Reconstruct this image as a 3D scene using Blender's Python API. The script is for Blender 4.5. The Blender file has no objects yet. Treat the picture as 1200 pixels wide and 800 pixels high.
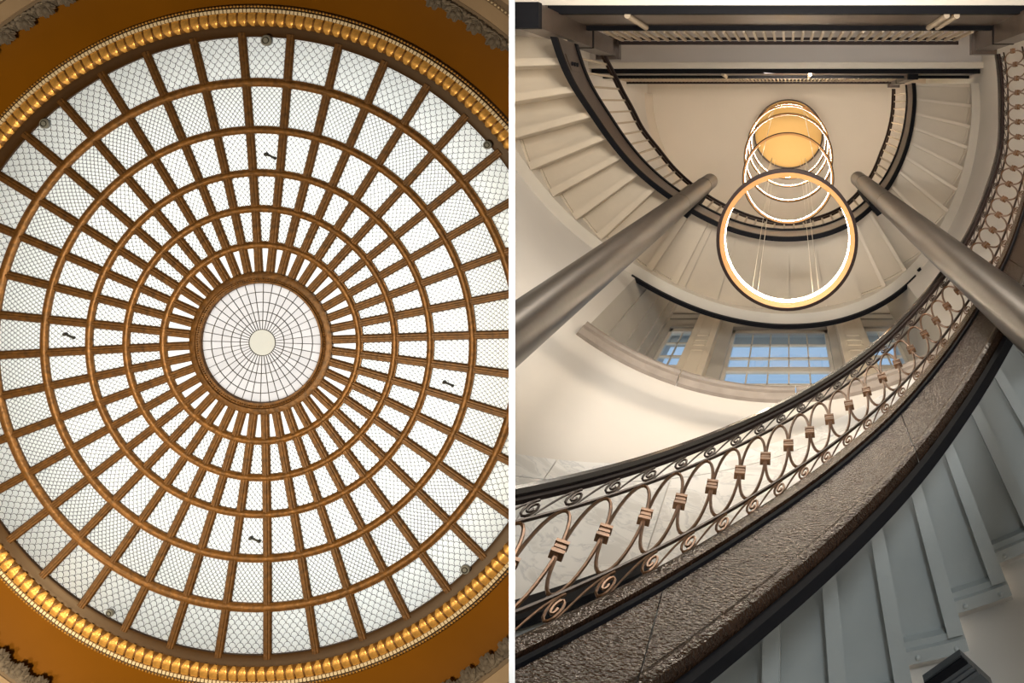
import bpy, bmesh, math, random
from mathutils import Vector, Matrix
random.seed(7)
pi = math.pi
sc = bpy.context.scene
col = sc.collection

# ------------------------------------------------------------------ camera, world, lights, exposure
EYE = 1.6                 # eye height above the hall floor
F = 1100.0                # focal length in pixels of a 1200x800 frame
ZA = 9.0                  # height of the first landing above the eye
S = ZA / F                # plan unit of the stair hall (metres)
cam_d = bpy.data.cameras.new('camera')
cam = bpy.data.objects.new('camera', cam_d); col.objects.link(cam)
cam_d.sensor_fit = 'HORIZONTAL'; cam_d.sensor_width = 36.0
cam_d.lens = 36.0 * F / 1200.0
cam_d.shift_x = -324.0 / 1200.0
cam_d.shift_y = -259.0 / 1200.0
cam_d.clip_start = 0.05; cam_d.clip_end = 400
cam.location = (0, 0, EYE); cam.rotation_euler = (pi, 0, 0)
sc.camera = cam

sc.view_settings.view_transform = 'Standard'
sc.view_settings.look = 'None'
sc.view_settings.gamma = 1.0
sc.view_settings.exposure = 0.0
sc.view_settings.use_curve_mapping = False
sc.render.film_transparent = False

world = bpy.data.worlds.new('sky'); sc.world = world
world.use_nodes = True
bgn = world.node_tree.nodes['Background']
bgn.inputs['Color'].default_value = (0.42, 0.59, 0.80, 1)
bgn.inputs['Strength'].default_value = 0.95

def area(name, loc, target, size, energy, color, shape='DISK', size_y=None, spread=None):
    d = bpy.data.lights.new(name, 'AREA'); d.shape = shape; d.size = size
    if size_y: d.size_y = size_y
    d.energy = energy; d.color = color
    if spread: d.spread = spread
    o = bpy.data.objects.new(name, d); col.objects.link(o); o.location = loc
    v = Vector(target) - Vector(loc)
    o.rotation_euler = v.to_track_quat('-Z', 'Y').to_euler()
    return o

DD = 24.0                 # height of the dome curb above the eye
DH = 0.35                 # rise of the shallow glass dome
ZM = DD + DH / 2
DCX, DCY = -621 * ZM / F, 262 * ZM / F
# attic above the dome, dome hall below, stair hall
area('attic_light', (DCX + 0.4, DCY, EYE + DD + 3.6), (DCX + 0.4, DCY, 0), 14.0, 1110, (1.0, 0.985, 0.97))
area('dome_hall_light', (DCX - 3, DCY + 6, 2.2), (DCX - 2, DCY + 2, EYE + DD), 5.0, 1300, (1.0, 0.78, 0.48), spread=1.4)
area('cove_light', (DCX - 9.0, DCY + 8.5, EYE + DD - 7), (DCX - 5.5, DCY + 6.0, EYE + DD), 2.0, 80, (1.0, 0.72, 0.38), spread=1.6)
area('stair_hall_light', (0.9, -2.3, 0.6), (1.0, 1.6, 6.5), 0.9, 112, (0.86, 0.95, 1.0))
area('landing_downlight', (-0.1, -1.6, EYE + 8.1), (-0.1, 1.2, EYE + 3.5), 0.45, 46, (1.0, 0.92, 0.80))
area('added_stair_fill', (0.1, -0.9, EYE + 4.6), (-0.3, 0.6, EYE + 10), 1.1, 92, (1.0, 0.92, 0.82), spread=2.0)  # unseen warm lamp added in the well to light soffits and walls
area('added_ceiling_fill', (0.2, -1.2, EYE + 15.2), (0.0, 1.5, EYE + 19.5), 1.6, 760, (1.0, 0.86, 0.69))  # hidden warm fill added to brighten the ceiling

area('added_party_wall_fill', (-0.75, 0.5, 0.06), (-0.62, 0.5, 4), 0.25, 22, (1.0, 0.97, 0.93), 'RECTANGLE', 2.2, spread=0.5)  # floor strip added only to whiten the party wall's lower edge

# ------------------------------------------------------------------ materials
def new_mat(name):
    m = bpy.data.materials.new(name); m.use_nodes = True
    return m, m.node_tree.nodes, m.node_tree.links, m.node_tree.nodes['Principled BSDF']

def mat(name, colr, rough=0.5, metal=0.0, vary=0.0, vscale=6.0, bump=0.0, bscale=40.0, coat=0.0, spec=0.5, detail=4.0, bdetail=5.0, tint=None):
    m, n, l, b = new_mat(name)
    b.inputs['Base Color'].default_value = (*colr, 1)
    b.inputs['Roughness'].default_value = rough
    b.inputs['Metallic'].default_value = metal
    b.inputs['Coat Weight'].default_value = coat
    if tint: b.inputs['Specular Tint'].default_value = (*tint, 1)
    b.inputs['Specular IOR Level'].default_value = spec
    tc = n.new('ShaderNodeTexCoord')
    if vary > 0:
        nz = n.new('ShaderNodeTexNoise'); nz.inputs['Scale'].default_value = vscale; nz.inputs['Detail'].default_value = detail
        l.new(tc.outputs['Object'], nz.inputs['Vector'])
        rp = n.new('ShaderNodeValToRGB')
        rp.color_ramp.elements[0].position = 0.3; rp.color_ramp.elements[1].position = 0.7
        rp.color_ramp.elements[0].color = (*[max(0, c * (1 - vary)) for c in colr], 1)
        rp.color_ramp.elements[1].color = (*[min(1, c * (1 + vary)) for c in colr], 1)
        l.new(nz.outputs['Fac'], rp.inputs['Fac']); l.new(rp.outputs['Color'], b.inputs['Base Color'])
    if bump > 0:
        nb = n.new('ShaderNodeTexNoise'); nb.inputs['Scale'].default_value = bscale; nb.inputs['Detail'].default_value = bdetail
        l.new(tc.outputs['Object'], nb.inputs['Vector'])
        bp = n.new('ShaderNodeBump'); bp.inputs['Strength'].default_value = bump; bp.inputs['Distance'].default_value = 0.02
        l.new(nb.outputs['Fac'], bp.inputs['Height']); l.new(bp.outputs['Normal'], b.inputs['Normal']); l.new(bp.outputs['Normal'], b.inputs['Coat Normal'])
        b.inputs['Coat Roughness'].default_value = 0.12
    return m

def emit(name, colr, strength):
    m, n, l, b = new_mat(name)
    b.inputs['Base Color'].default_value = (*colr, 1)
    b.inputs['Emission Color'].default_value = (*colr, 1)
    b.inputs['Emission Strength'].default_value = strength
    return m

def glass_art(name, c, per_object=0.05):
    m, n, l, b = new_mat(name)
    out = n['Material Output']; n.remove(b)
    oi = n.new('ShaderNodeObjectInfo')
    tc = n.new('ShaderNodeTexCoord')
    nz = n.new('ShaderNodeTexNoise'); nz.inputs['Scale'].default_value = 0.9; nz.inputs['Detail'].default_value = 5
    l.new(tc.outputs['Object'], nz.inputs['Vector'])
    mx = n.new('ShaderNodeMath'); mx.operation = 'MULTIPLY_ADD'; mx.inputs[1].default_value = 0.16; mx.inputs[2].default_value = 0.92 - per_object / 2
    l.new(nz.outputs['Fac'], mx.inputs[0])
    ad = n.new('ShaderNodeMath'); ad.operation = 'MULTIPLY_ADD'; ad.inputs[1].default_value = per_object
    l.new(oi.outputs['Random'], ad.inputs[0]); l.new(mx.outputs[0], ad.inputs[2])
    vm = n.new('ShaderNodeVectorMath'); vm.operation = 'SCALE'; vm.inputs[0].default_value = c
    l.new(ad.outputs[0], vm.inputs['Scale'])
    tr = n.new('ShaderNodeBsdfTranslucent'); l.new(vm.outputs[0], tr.inputs['Color'])
    gl = n.new('ShaderNodeBsdfGlossy'); gl.inputs['Roughness'].default_value = 0.25
    ms = n.new('ShaderNodeMixShader'); ms.inputs[0].default_value = 0.012
    l.new(tr.outputs[0], ms.inputs[1]); l.new(gl.outputs[0], ms.inputs[2]); l.new(ms.outputs[0], out.inputs['Surface'])
    return m

def clear_glass(name):
    m, n, l, b = new_mat(name)
    out = n['Material Output']; n.remove(b)
    tr = n.new('ShaderNodeBsdfTransparent'); tr.inputs['Color'].default_value = (0.93, 0.97, 1, 1)
    gl = n.new('ShaderNodeBsdfGlossy'); gl.inputs['Roughness'].default_value = 0.03
    ms = n.new('ShaderNodeMixShader'); ms.inputs[0].default_value = 0.07
    l.new(tr.outputs[0], ms.inputs[1]); l.new(gl.outputs[0], ms.inputs[2]); l.new(ms.outputs[0], out.inputs['Surface'])
    return m

def marble(name):
    m, n, l, b = new_mat(name)
    tc = n.new('ShaderNodeTexCoord')
    nz = n.new('ShaderNodeTexNoise'); nz.inputs['Scale'].default_value = 3.0; nz.inputs['Detail'].default_value = 9; nz.inputs['Distortion'].default_value = 1.6
    l.new(tc.outputs['Object'], nz.inputs['Vector'])
    rp = n.new('ShaderNodeValToRGB'); e = rp.color_ramp.elements
    e[0].position = 0.40; e[0].color = (0.66, 0.65, 0.63, 1); e[1].position = 0.53; e[1].color = (0.80, 0.79, 0.77, 1)
    x = rp.color_ramp.elements.new(0.485); x.color = (0.60, 0.60, 0.60, 1)
    x = rp.color_ramp.elements.new(0.47); x.color = (0.78, 0.77, 0.75, 1)
    l.new(nz.outputs['Fac'], rp.inputs['Fac']); l.new(rp.outputs['Color'], b.inputs['Base Color'])
    b.inputs['Roughness'].default_value = 0.5
    return m

M = dict(
    plaster=mat('warm_white_plaster', (0.72, 0.68, 0.63), 0.75, vary=0.03, vscale=1.2, bump=0.04, bscale=30),
    white=mat('white_plaster', (0.93, 0.93, 0.92), 0.7),
    ceil=mat('cream_ceiling_paint', (0.76, 0.68, 0.58), 0.7, vary=0.02, vscale=1.0),
    soffit=mat('cream_soffit_paint', (0.56, 0.475, 0.365), 0.42, vary=0.05, vscale=2.5, bump=0.05, bscale=25),
    shadesoffit=mat('shaded_soffit_paint', (0.44, 0.46, 0.45), 0.42, vary=0.06, vscale=2.5, bump=0.05, bscale=25),  # shade under the near flight put into a greyer soffit tone
    litsoffit=mat('lit_soffit_bar_paint', (0.63, 0.54, 0.43), 0.45),  # brighter light on the upper right bars put into a paler tone
    baypaint=mat('shaded_grey_cream_bay_paint', (0.50, 0.465, 0.41), 0.45, vary=0.03, vscale=3),  # grey-cream bay paint, darkened for the shade inside the bay
    pilaster=mat('lit_cream_pilaster_paint', (0.80, 0.69, 0.54), 0.45),  # lamp light on the pilasters put into a brighter cream
    trimcream=mat('cream_trim_paint', (0.70, 0.64, 0.55), 0.45, vary=0.03, vscale=3),
    bronze=mat('hammered_bronze_paint', (0.024, 0.012, 0.007), 0.16, 0.0, vary=0.3, vscale=8, bump=0.26, bscale=85, coat=0.0, spec=0.22, bdetail=2.0, tint=(1.0, 0.80, 0.62)),
    bronze2=mat('dark_bronze_paint', (0.078, 0.053, 0.039), 0.34, 0.2, vary=0.2, vscale=6, bump=0.1, bscale=60),
    black=mat('black_paint', (0.010, 0.010, 0.012), 0.6, 0.0, spec=0.05),
    rail=mat('polished_black_rail', (0.016, 0.013, 0.012), 0.16, 0.0, coat=0.6),
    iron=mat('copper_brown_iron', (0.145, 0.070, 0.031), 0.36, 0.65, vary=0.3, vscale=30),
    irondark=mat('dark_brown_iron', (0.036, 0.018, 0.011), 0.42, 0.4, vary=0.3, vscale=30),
    picket=mat('tan_painted_picket', (0.42, 0.33, 0.23), 0.45),
    column=mat('burnished_column_metal', (0.085, 0.070, 0.058), 0.38, 0.75, vary=0.18, vscale=2.2, bump=0.03, bscale=20),
    gold=mat('gold_leaf', (0.86, 0.47, 0.125), 0.36, 0.4, vary=0.25, vscale=7, bump=0.25, bscale=20),
    ribgold=mat('bronze_gilt_rib', (0.135, 0.060, 0.012), 0.46, 0.25, vary=0.4, vscale=9, bump=0.7, bscale=11),
    ringgold=mat('bronze_gilt_ring', (0.20, 0.092, 0.021), 0.42, 0.3, vary=0.4, vscale=9, bump=0.6, bscale=11),
    curb=mat('brown_curb_paint', (0.065, 0.029, 0.006), 0.4, 0.1, vary=0.1),
    ivory=mat('ivory_dentil_paint', (0.92, 0.80, 0.60), 0.5),
    cove=mat('ochre_cove_plaster', (0.225, 0.087, 0.0015), 0.55, vary=0.10, vscale=0.35, detail=6, bump=0.05, bscale=8, spec=0.12),
    stone=mat('grey_stone_ornament', (0.20, 0.175, 0.155), 0.7, vary=0.25, vscale=4),
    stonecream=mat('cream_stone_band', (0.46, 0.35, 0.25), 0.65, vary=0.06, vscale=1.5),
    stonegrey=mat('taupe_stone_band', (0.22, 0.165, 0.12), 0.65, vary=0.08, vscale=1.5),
    lead=mat('lead_came', (0.03, 0.033, 0.035), 0.6, 0.0),
    pane=glass_art('opal_scale_glass', (0.86, 0.90, 0.87), 0.05),
    opane=glass_art('opal_oculus_glass', (0.44, 0.43, 0.42), 0.10),
    odisc=glass_art('pale_centre_glass', (0.39, 0.378, 0.32), 0.0),
    clear=clear_glass('window_glass'),
    frost=mat('frosted_lamp_grey', (0.25, 0.27, 0.28), 0.5),
    marble=marble('veined_marble'),
    canopy=mat('gold_canopy', (0.60, 0.36, 0.11), 0.42, 0.4),
    ringtan=mat('brushed_gold_ring', (0.46, 0.23, 0.08), 0.40, 0.3),
    ringdark=mat('dark_ring_shell', (0.022, 0.013, 0.011), 0.6, spec=0.15),
    lavender=mat('lavender_grey_soffit_paint', (0.66, 0.62, 0.60), 0.6, vary=0.03, vscale=1),
    led=emit('led_strip_light', (1.0, 0.87, 0.69), 40.0),
    wire=mat('pale_steel_wire', (0.75, 0.66, 0.52), 0.4, 0.3),
    floor=mat('hall_floor_stone', (0.42, 0.38, 0.33), 0.5, vary=0.1, vscale=2),
    darkgrey=mat('dark_grey_metal', (0.09, 0.095, 0.10), 0.35, 0.3),
    sillstone=mat('pinkish_grey_sill_stone', (0.29, 0.245, 0.21), 0.5, vary=0.12, vscale=8),
)

# ------------------------------------------------------------------ helpers
NL = Vector((1, 0, 324.9 / F)).normalized()     # party wall faces: dome hall keeps n.p < 0
NR = Vector((-1, 0, -321.0 / F)).normalized()   # stair hall keeps n.p < 0
CUT = {'L': NL, 'R': NR}
CO = Vector((0, 0, EYE))

def finish(bm, smooth=35):
    bmesh.ops.recalc_face_normals(bm, faces=bm.faces[:])

def to_mesh(name, bm, m, smooth=35):
    me = bpy.data.meshes.new(name); bm.to_mesh(me); bm.free()
    if m is not None: me.materials.append(m)
    if smooth:
        for p in me.polygons: p.use_smooth = True
        me.set_sharp_from_angle(angle=math.radians(smooth))
    return me

def link(name, me, parent=None, mw=None):
    o = bpy.data.objects.new(name, me); col.objects.link(o)
    mw = mw or Matrix.Identity(4)
    if parent is not None:
        o.parent = parent; o.matrix_parent_inverse = PW[parent.name].inverted()
    o.matrix_basis = mw
    PW[o.name] = mw.copy()
    return o
PW = {}

def add(name, bm, m, parent=None, side=None, smooth=35):
    """one mesh object from a bmesh in hall coordinates; side: end it at the party wall"""
    if side:
        bmesh.ops.bisect_plane(bm, geom=bm.verts[:] + bm.edges[:] + bm.faces[:], plane_co=CO, plane_no=CUT[side], clear_outer=True)
        if not bm.faces:
            bm.free(); return None
        ed = [e for e in bm.edges if e.is_boundary and all(abs((v.co - CO).dot(CUT[side])) < 1e-4 for v in e.verts)]
        if ed: bmesh.ops.holes_fill(bm, edges=ed, sides=0)
    finish(bm)
    return link(name, to_mesh(name, bm, m, smooth), parent)

def inst(name, me, mw, parent, side=None):
    """shared mesh, or a trimmed copy of it where it runs into the party wall"""
    if side:
        d = [(mw @ v.co - CO).dot(CUT[side]) for v in me.vertices]
        if min(d) >= -0.01: return None
        if max(d) > 0:
            bm = bmesh.new(); bm.from_mesh(me); bm.transform(mw)
            return add(name, bm, me.materials[0], parent, side)
    return link(name, me, parent, mw)

def tag(o, label=None, cat=None, group=None, kind=None):
    if o is None: return None
    if label: o['label'] = label
    if cat: o['category'] = cat
    if group: o['group'] = group
    if kind: o['kind'] = kind
    return o

def thing(name, loc, label, cat, group=None, kind=None):
    o = bpy.data.objects.new(name, None); col.objects.link(o)
    o.empty_display_size = 0.2; o.location = loc
    PW[o.name] = Matrix.Translation(Vector(loc))
    return tag(o, label, cat, group, kind)

def W(x, y, z): return Vector((x * S, y * S, z * ZA + EYE))
CX, CY = -5.0, -73.0
def cyl(R, t, z):
    a = math.radians(t)
    return W(CX + R * math.cos(a), CY + R * math.sin(a), z)
def pix(px, py, z):       # a point seen at (px,py), z landing heights above the eye
    return W((px - 924) * z, (py - 141) * z, z)

def poly_prism(bm, bot, top):
    a = [bm.verts.new(p) for p in bot]; b = [bm.verts.new(p) for p in top]
    n = len(a)
    bm.faces.new(a); bm.faces.new(b[::-1])
    for i in range(n): bm.faces.new((a[i], b[i], b[(i + 1) % n], a[(i + 1) % n]))

def box(bm, lo, hi):
    x0, y0, z0 = lo; x1, y1, z1 = hi
    q = [(x0, y0), (x1, y0), (x1, y1), (x0, y1)]
    poly_prism(bm, [Vector((x, y, z0)) for x, y in q], [Vector((x, y, z1)) for x, y in q])

def boxu(bm, x0, x1, y0, y1, z0, z1):
    box(bm, W(x0, y0, z0), W(x1, y1, z1))

def sweep(bm, rings, closed_profile=True, caps=True, loop=False):
    vs = [[bm.verts.new(p) for p in r] for r in rings]
    n = len(vs[0]); k = len(vs)
    for i in range(k if loop else k - 1):
        a = vs[i]; b = vs[(i + 1) % k]
        for j in range(n if closed_profile else n - 1):
            j2 = (j + 1) % n
            bm.faces.new((a[j], b[j], b[j2], a[j2]))
    if caps and closed_profile and not loop:
        bm.faces.new(vs[0]); bm.faces.new(vs[-1][::-1])

def tube(bm, pts, r, sides=6, loop=False):
    rings = []
    n = len(pts); up = None
    for i, p in enumerate(pts):
        if loop: d = pts[(i + 1) % n] - pts[i - 1]
        else: d = pts[min(i + 1, n - 1)] - pts[max(i - 1, 0)]
        d.normalize()
        if up is None:
            up = d.orthogonal().normalized()
        else:
            up = (up - d * up.dot(d))
            up = up.normalized() if up.length > 1e-6 else d.orthogonal().normalized()
        s = d.cross(up)
        rr = r[i] if isinstance(r, (list, tuple)) else r
        rings.append([p + (up * math.cos(2 * pi * k / sides) + s * math.sin(2 * pi * k / sides)) * rr for k in range(sides)])
    sweep(bm, rings, loop=loop)

def frange(a, b, n): return [a + (b - a) * i / n for i in range(n + 1)]

def interp(tab, x):
    """smooth interpolation in a table sorted by falling x (monotone cubic-ish)"""
    pts = tab
    if x >= pts[0][0]: i = 0
    elif x <= pts[-1][0]: i = len(pts) - 2
    else:
        i = next(k for k in range(len(pts) - 1) if pts[k][0] >= x >= pts[k + 1][0])
    def slope(k):
        a = max(k - 1, 0); b = min(k + 1, len(pts) - 1)
        return (pts[b][1] - pts[a][1]) / (pts[b][0] - pts[a][0])
    (x0, y0), (x1, y1) = pts[i], pts[i + 1]
    h = x1 - x0; t = (x - x0) / h
    if t < 0: return y0 + slope(i) * (x - x0)
    if t > 1: return y1 + slope(i + 1) * (x - x1)
    m0, m1 = slope(i) * h, slope(i + 1) * h
    return (2*t**3-3*t*t+1)*y0 + (t**3-2*t*t+t)*m0 + (-2*t**3+3*t*t)*y1 + (t**3-t*t)*m1

def helix(bm, prof, ths, base):
    """closed profile of (R, h) carried along the stair curve"""
    sweep(bm, [[cyl(R, t, base(t) + h) for R, h in prof] for t in ths])

# ------------------------------------------------------------------ shell: floor, walls, party wall
bm = bmesh.new(); box(bm, (-42, -20, -0.2), (16, 34, 0.0))
tag(add('floor', bm, M['floor']), 'pale stone floor under both halls', kind='structure')
def plane_x(t, z): return -t * (z - EYE) / F
zb, zt = EYE + 2.05, EYE + 26.0
bm = bmesh.new()
rings = []
for y in (-14.0, 30.0):
    rings.append([Vector((plane_x(327.6, zb), y, zb)), Vector((plane_x(320.6, zb), y, zb)),
                  Vector((plane_x(320.6, zt), y, zt)), Vector((plane_x(327.6, zt), y, zt))])
sweep(bm, rings)
tag(add('wall_divider', bm, M['white'], smooth=0), 'thin white party wall between the dome hall and the stair hall', kind='structure')

# ------------------------------------------------------------------ DOME HALL
K = 1.0 / F
def dz(r):                # height above eye of the dome shell at picture radius r
    return DD + DH * max(0.0, 1 - (r / 362.0) ** 2)
def dp(r, a, off=0.0):    # a = clockwise angle from the top of the picture
    z = dz(r); rw = r * z * K
    return Vector((DCX + rw * math.sin(a), DCY - rw * math.cos(a), EYE + z + off))
def rp(r, a, z):          # ring point at absolute height z above the eye
    rw = r * DD * K
    return Vector((DCX + rw * math.sin(a), DCY - rw * math.cos(a), EYE + z))
DC = Vector((DCX, DCY, 0))
def rotm(a):
    return Matrix.Translation(DC) @ Matrix.Rotation(a, 4, 'Z') @ Matrix.Translation(-DC)

dome = thing('glass_dome', (DCX, DCY, EYE + DD), 'round leaded white glass dome with gilt bronze ribs and rings', 'dome')
NR_ = 40
A0 = math.radians(-2.35)
STEP = 2 * pi / NR_
# ribs
bm = bmesh.new(); rings = []
for r in (80, 115, 157, 200, 251, 307, 340, 367):
    z = dz(r); w = 4.9 * z * K
    p = dp(r, 0)
    rings.append([p + Vector((x * w, 0, h)) for x, h in ((-1, .06), (-1, -.015), (-.72, -.045), (-.35, -.045), (-.2, -.06), (.2, -.06), (.35, -.045), (.72, -.045), (1, -.015), (1, .06))])
sweep(bm, rings); finish(bm); rib_me = to_mesh('rib', bm, M['ribgold'])
for i in range(NR_):
    inst('rib', rib_me, rotm(A0 + i * STEP), dome, 'L')
# horizontal rings
NSEG = 200
for r, w in ((307.5, 5.2), (251, 4.6), (200, 4.3), (157.5, 4.2), (115, 4.2)):
    bm = bmesh.new()
    prof = ((-1, .05), (-1, -.03), (-.6, -.06), (-.3, -.075), (.3, -.075), (.6, -.06), (.75, -.035), (1, -.03), (1, .05))
    sweep(bm, [[dp(r + x * w, 2 * pi * i / NSEG, h) for x, h in prof] for i in range(NSEG)], loop=True)
    add('ring_bar', bm, M['ringgold'], dome, 'L')
# panes and their scale leading
tiers = ((361, 312, 8.8), (303, 255.5, 5.6), (246.5, 204.5, 5.9), (195.8, 161.8, 5.6), (153.3, 119.3, 5.3), (110.8, 81, 0))
for ti, (ro, ri, pitch) in enumerate(tiers):
    bm = bmesh.new()
    rr = (ro + 3, (ro + ri) / 2, ri - 3)
    ang = [STEP * k / 4 for k in range(5)]
    grid = [[bm.verts.new(dp(r, a, .02)) for a in ang] for r in rr]
    grid2 = [[bm.verts.new(dp(r, a, .035)) for a in ang] for r in rr]
    for i in range(2):
        for j in range(4):
            bm.faces.new((grid[i][j], grid[i][j + 1], grid[i + 1][j + 1], grid[i + 1][j]))
    bmesh.ops.delete(bm, geom=[v for g in grid2 for v in g], context='VERTS')
    finish(bm); pane_me = to_mesh('glass_pane', bm, M['pane'])
    lead_me = None
    if pitch:
        bm = bmesh.new()
        n = max(3, round(STEP * (ro + ri) / 2 / pitch)); rpch = pitch * .6
        rows = int((ro - ri) / rpch) + 2
        for k in range(rows):
            rc = ri + k * rpch
            off = (k % 2) * .5
            for j in range(-1, n + 1):
                pts = []
                for q in range(7):
                    u = -0.5 + q / 6
                    d = math.sqrt(max(0, .25 - u * u)) / .5
                    a = (j + off + .5 + u) / n * STEP
                    r = rc - rpch * d
                    if 0.0 <= a <= STEP and ri - 3 < r < ro + 3: pts.append(dp(r, a, .008))
                if len(pts) > 1: tube(bm, pts, .0068, 3)
        finish(bm); lead_me = to_mesh('lead_lattice', bm, M['lead'], 0)
    for i in range(NR_):
        mw = rotm(A0 + i * STEP)
        o = inst('glass_pane', pane_me, mw, dome, 'L')
        if o and lead_me:
            tag(inst('lead_lattice', lead_me, mw, o, 'L'), kind='stuff')
# oculus
bm = bmesh.new()
prof = ((83.5, .05), (83.5, -.07), (81, -.09), (77, -.09), (76, -.06), (73, -.05), (72.4, -.08), (70.2, -.08), (69.4, -.03), (69.4, .05))
sweep(bm, [[dp(r, 2 * pi * i / 120, h) for r, h in prof] for i in range(120)], loop=True)
ocu = add('oculus_frame', bm, M['ribgold'], dome)
bm = bmesh.new()
for i in range(170):
    a = 2 * pi * i / 170; c = dp(74.5, a, -.058)
    bmesh.ops.create_icosphere(bm, subdivisions=1, radius=.028, matrix=Matrix.Translation(c))
tag(add('bead_row', bm, M['ringgold'], ocu), kind='stuff')
orad = (70, 59.2, 47.2, 36.2, 25.8, 15.4)
for q in range(5):
    r0, r1 = orad[q] - .25, orad[q + 1] + .25
    bm = bmesh.new()
    e = .28
    g = [[bm.verts.new(dp(r, STEP * k / 2 + (e / r) * (1 - k), h)) for k in range(3)] for r, h in ((r0, 0.0), (r1, 0.0))]
    for j in range(2): bm.faces.new((g[0][j], g[0][j + 1], g[1][j + 1], g[1][j]))
    finish(bm); me = to_mesh('oculus_pane', bm, M['opane'])
    for i in range(NR_):
        inst('oculus_pane', me, rotm(math.radians(1.5) + i * STEP), ocu)
bm = bmesh.new()
bm.faces.new([bm.verts.new(dp(15.2, 2 * pi * i / 48, 0)) for i in range(48)])
tag(add('oculus_disc', bm, M['odisc'], ocu), 'round pale centre pane')
bm = bmesh.new()
for r in orad[1:]:
    tube(bm, [dp(r, 2 * pi * i / 96, -.008) for i in range(96)], .012, 4, loop=True)
for i in range(NR_):
    a = math.radians(1.5) + i * STEP
    tube(bm, [dp(r, a, -.008) for r in (70, 42, 15.4)], .0105, 4)
tag(add('lead_came', bm, M['lead'], ocu, smooth=0), kind='stuff')
# curb, leaf moulding, dentils
def lathe(bm, prof, n=240):
    sweep(bm, [[rp(r, 2 * pi * i / n, z) for r, z in prof] for i in range(n)], loop=True)
bm = bmesh.new(); lathe(bm, ((376, DD + .1), (376, DD - .06), (371, DD - .05), (366, DD - .02), (362, DD - .03), (361, DD + .06), (361, DD + .1)))
add('curb_frame', bm, M['curb'], dome, 'L')
bm = bmesh.new(); lathe(bm, ((390, DD + .1), (390, DD - .08), (387, DD - .14), (382, DD - .15), (377, DD - .11), (374.5, DD - .05), (374.5, DD + .1)))
add('torus_moulding', bm, M['ringgold'], dome, 'L')
bm = bmesh.new()
# one leaf: a bulging tongue lying across the torus
lw = .46 * 2 * pi * 382 / 216 * DD * K
rows = []
for t in frange(0, 1, 5):
    r = 389.5 - 15.5 * t
    c = rp(r, 0, DD - .13 - .028 * math.sin(pi * min(1, t * 1.05)) + .07 * max(0, t - .75) * 3)
    w = lw * (1.0 if t < .7 else (1 - (t - .7) * 2.2))
    rows.append([c + Vector((x * w, 0, h)) for x, h in ((-1, .05), (-.84, -.004), (-.4, -.012), (0, -.004), (.4, -.012), (.84, -.004), (1, .05))])
sweep(bm, rows, closed_profile=False); finish(bm); leaf_me = to_mesh('leaf', bm, M['gold'], 30)
for i in range(216):
    inst('leaf', leaf_me, rotm(2 * pi * i / 216), dome, 'L')
bm = bmesh.new()
for i in range(536):
    a0 = 2 * pi * i / 536; a1 = a0 + 2 * pi / 536 * .74
    z0, z1 = DD - .17, DD - .05
    poly_prism(bm, [rp(389.8, a0, z0), rp(393.8, a0, z0), rp(393.8, a1, z0), rp(389.8, a1, z0)],
               [rp(389.8, a0, z1), rp(393.8, a0, z1), rp(393.8, a1, z1), rp(389.8, a1, z1)])
tag(add('dentil_band', bm, M['ivory'], dome, 'L', 0), 'ivory painted dentils', kind='stuff')
bm = bmesh.new(); lathe(bm, ((399.5, DD + .1), (399.5, DD - .10), (397.5, DD - .14), (395.6, DD - .13), (395, DD - .09), (394.6, DD - .12), (389.5, DD - .12), (389.5, DD + .1)))
add('outer_fillet', bm, M['curb'], dome, 'L')
bm = bmesh.new()
for i in range(620):
    c = rp(396.9, 2 * pi * i / 620, DD - .14)
    bmesh.ops.create_icosphere(bm, subdivisions=1, radius=.032, matrix=Matrix.Translation(c))
tag(add('bead_row', bm, M['gold'], dome, 'L'), kind='stuff')
# cove and cornice of the dome hall
bm = bmesh.new()
lathe(bm, ((399, DD + .12), (399, DD - .08), (410, DD - .07), (430, DD - .09), (450, DD - .16), (466, DD - .28), (466, DD + .12)))
tag(add('ceiling', bm, M['cove'], None, 'L'), 'ochre plaster cove ring around the dome', kind='structure')
bm = bmesh.new()
lathe(bm, ((470.5, DD + .1), (470.5, DD - .36), (463.5, DD - .33), (461, DD - .28), (461, DD + .1)))
cor = tag(add('trim_1', bm, M['stonegrey'], None, 'L'), 'taupe and cream stone cornice outside the ochre cove', kind='structure')
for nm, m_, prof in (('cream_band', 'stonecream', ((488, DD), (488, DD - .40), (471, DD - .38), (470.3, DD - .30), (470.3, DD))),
                     ('taupe_band', 'stonegrey', ((499, DD), (499, DD - .45), (494, DD - .42), (488.2, DD - .42), (488, DD))),  # plain taupe stone between the two cream bands
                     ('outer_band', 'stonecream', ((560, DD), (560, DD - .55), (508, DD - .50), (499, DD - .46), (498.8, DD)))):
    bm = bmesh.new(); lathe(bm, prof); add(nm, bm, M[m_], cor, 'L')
bm = bmesh.new()
for r, z, n in ((463.4, DD - .35, 620), (490.5, DD - .44, 620)):
    for i in range(n):
        bmesh.ops.create_icosphere(bm, subdivisions=1, radius=.034, matrix=Matrix.Translation(rp(r, 2 * pi * i / n, z)))
tag(add('bead_row', bm, M['ivory'], cor, 'L'), kind='stuff')
def in_frame(p, mgn=40):
    z = p.z - EYE
    px = 924 + p.x * F / z; py = 141 + p.y * F / z
    return -mgn < px < 600 and -mgn < py < 800 + mgn
bm = bmesh.new()
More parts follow.
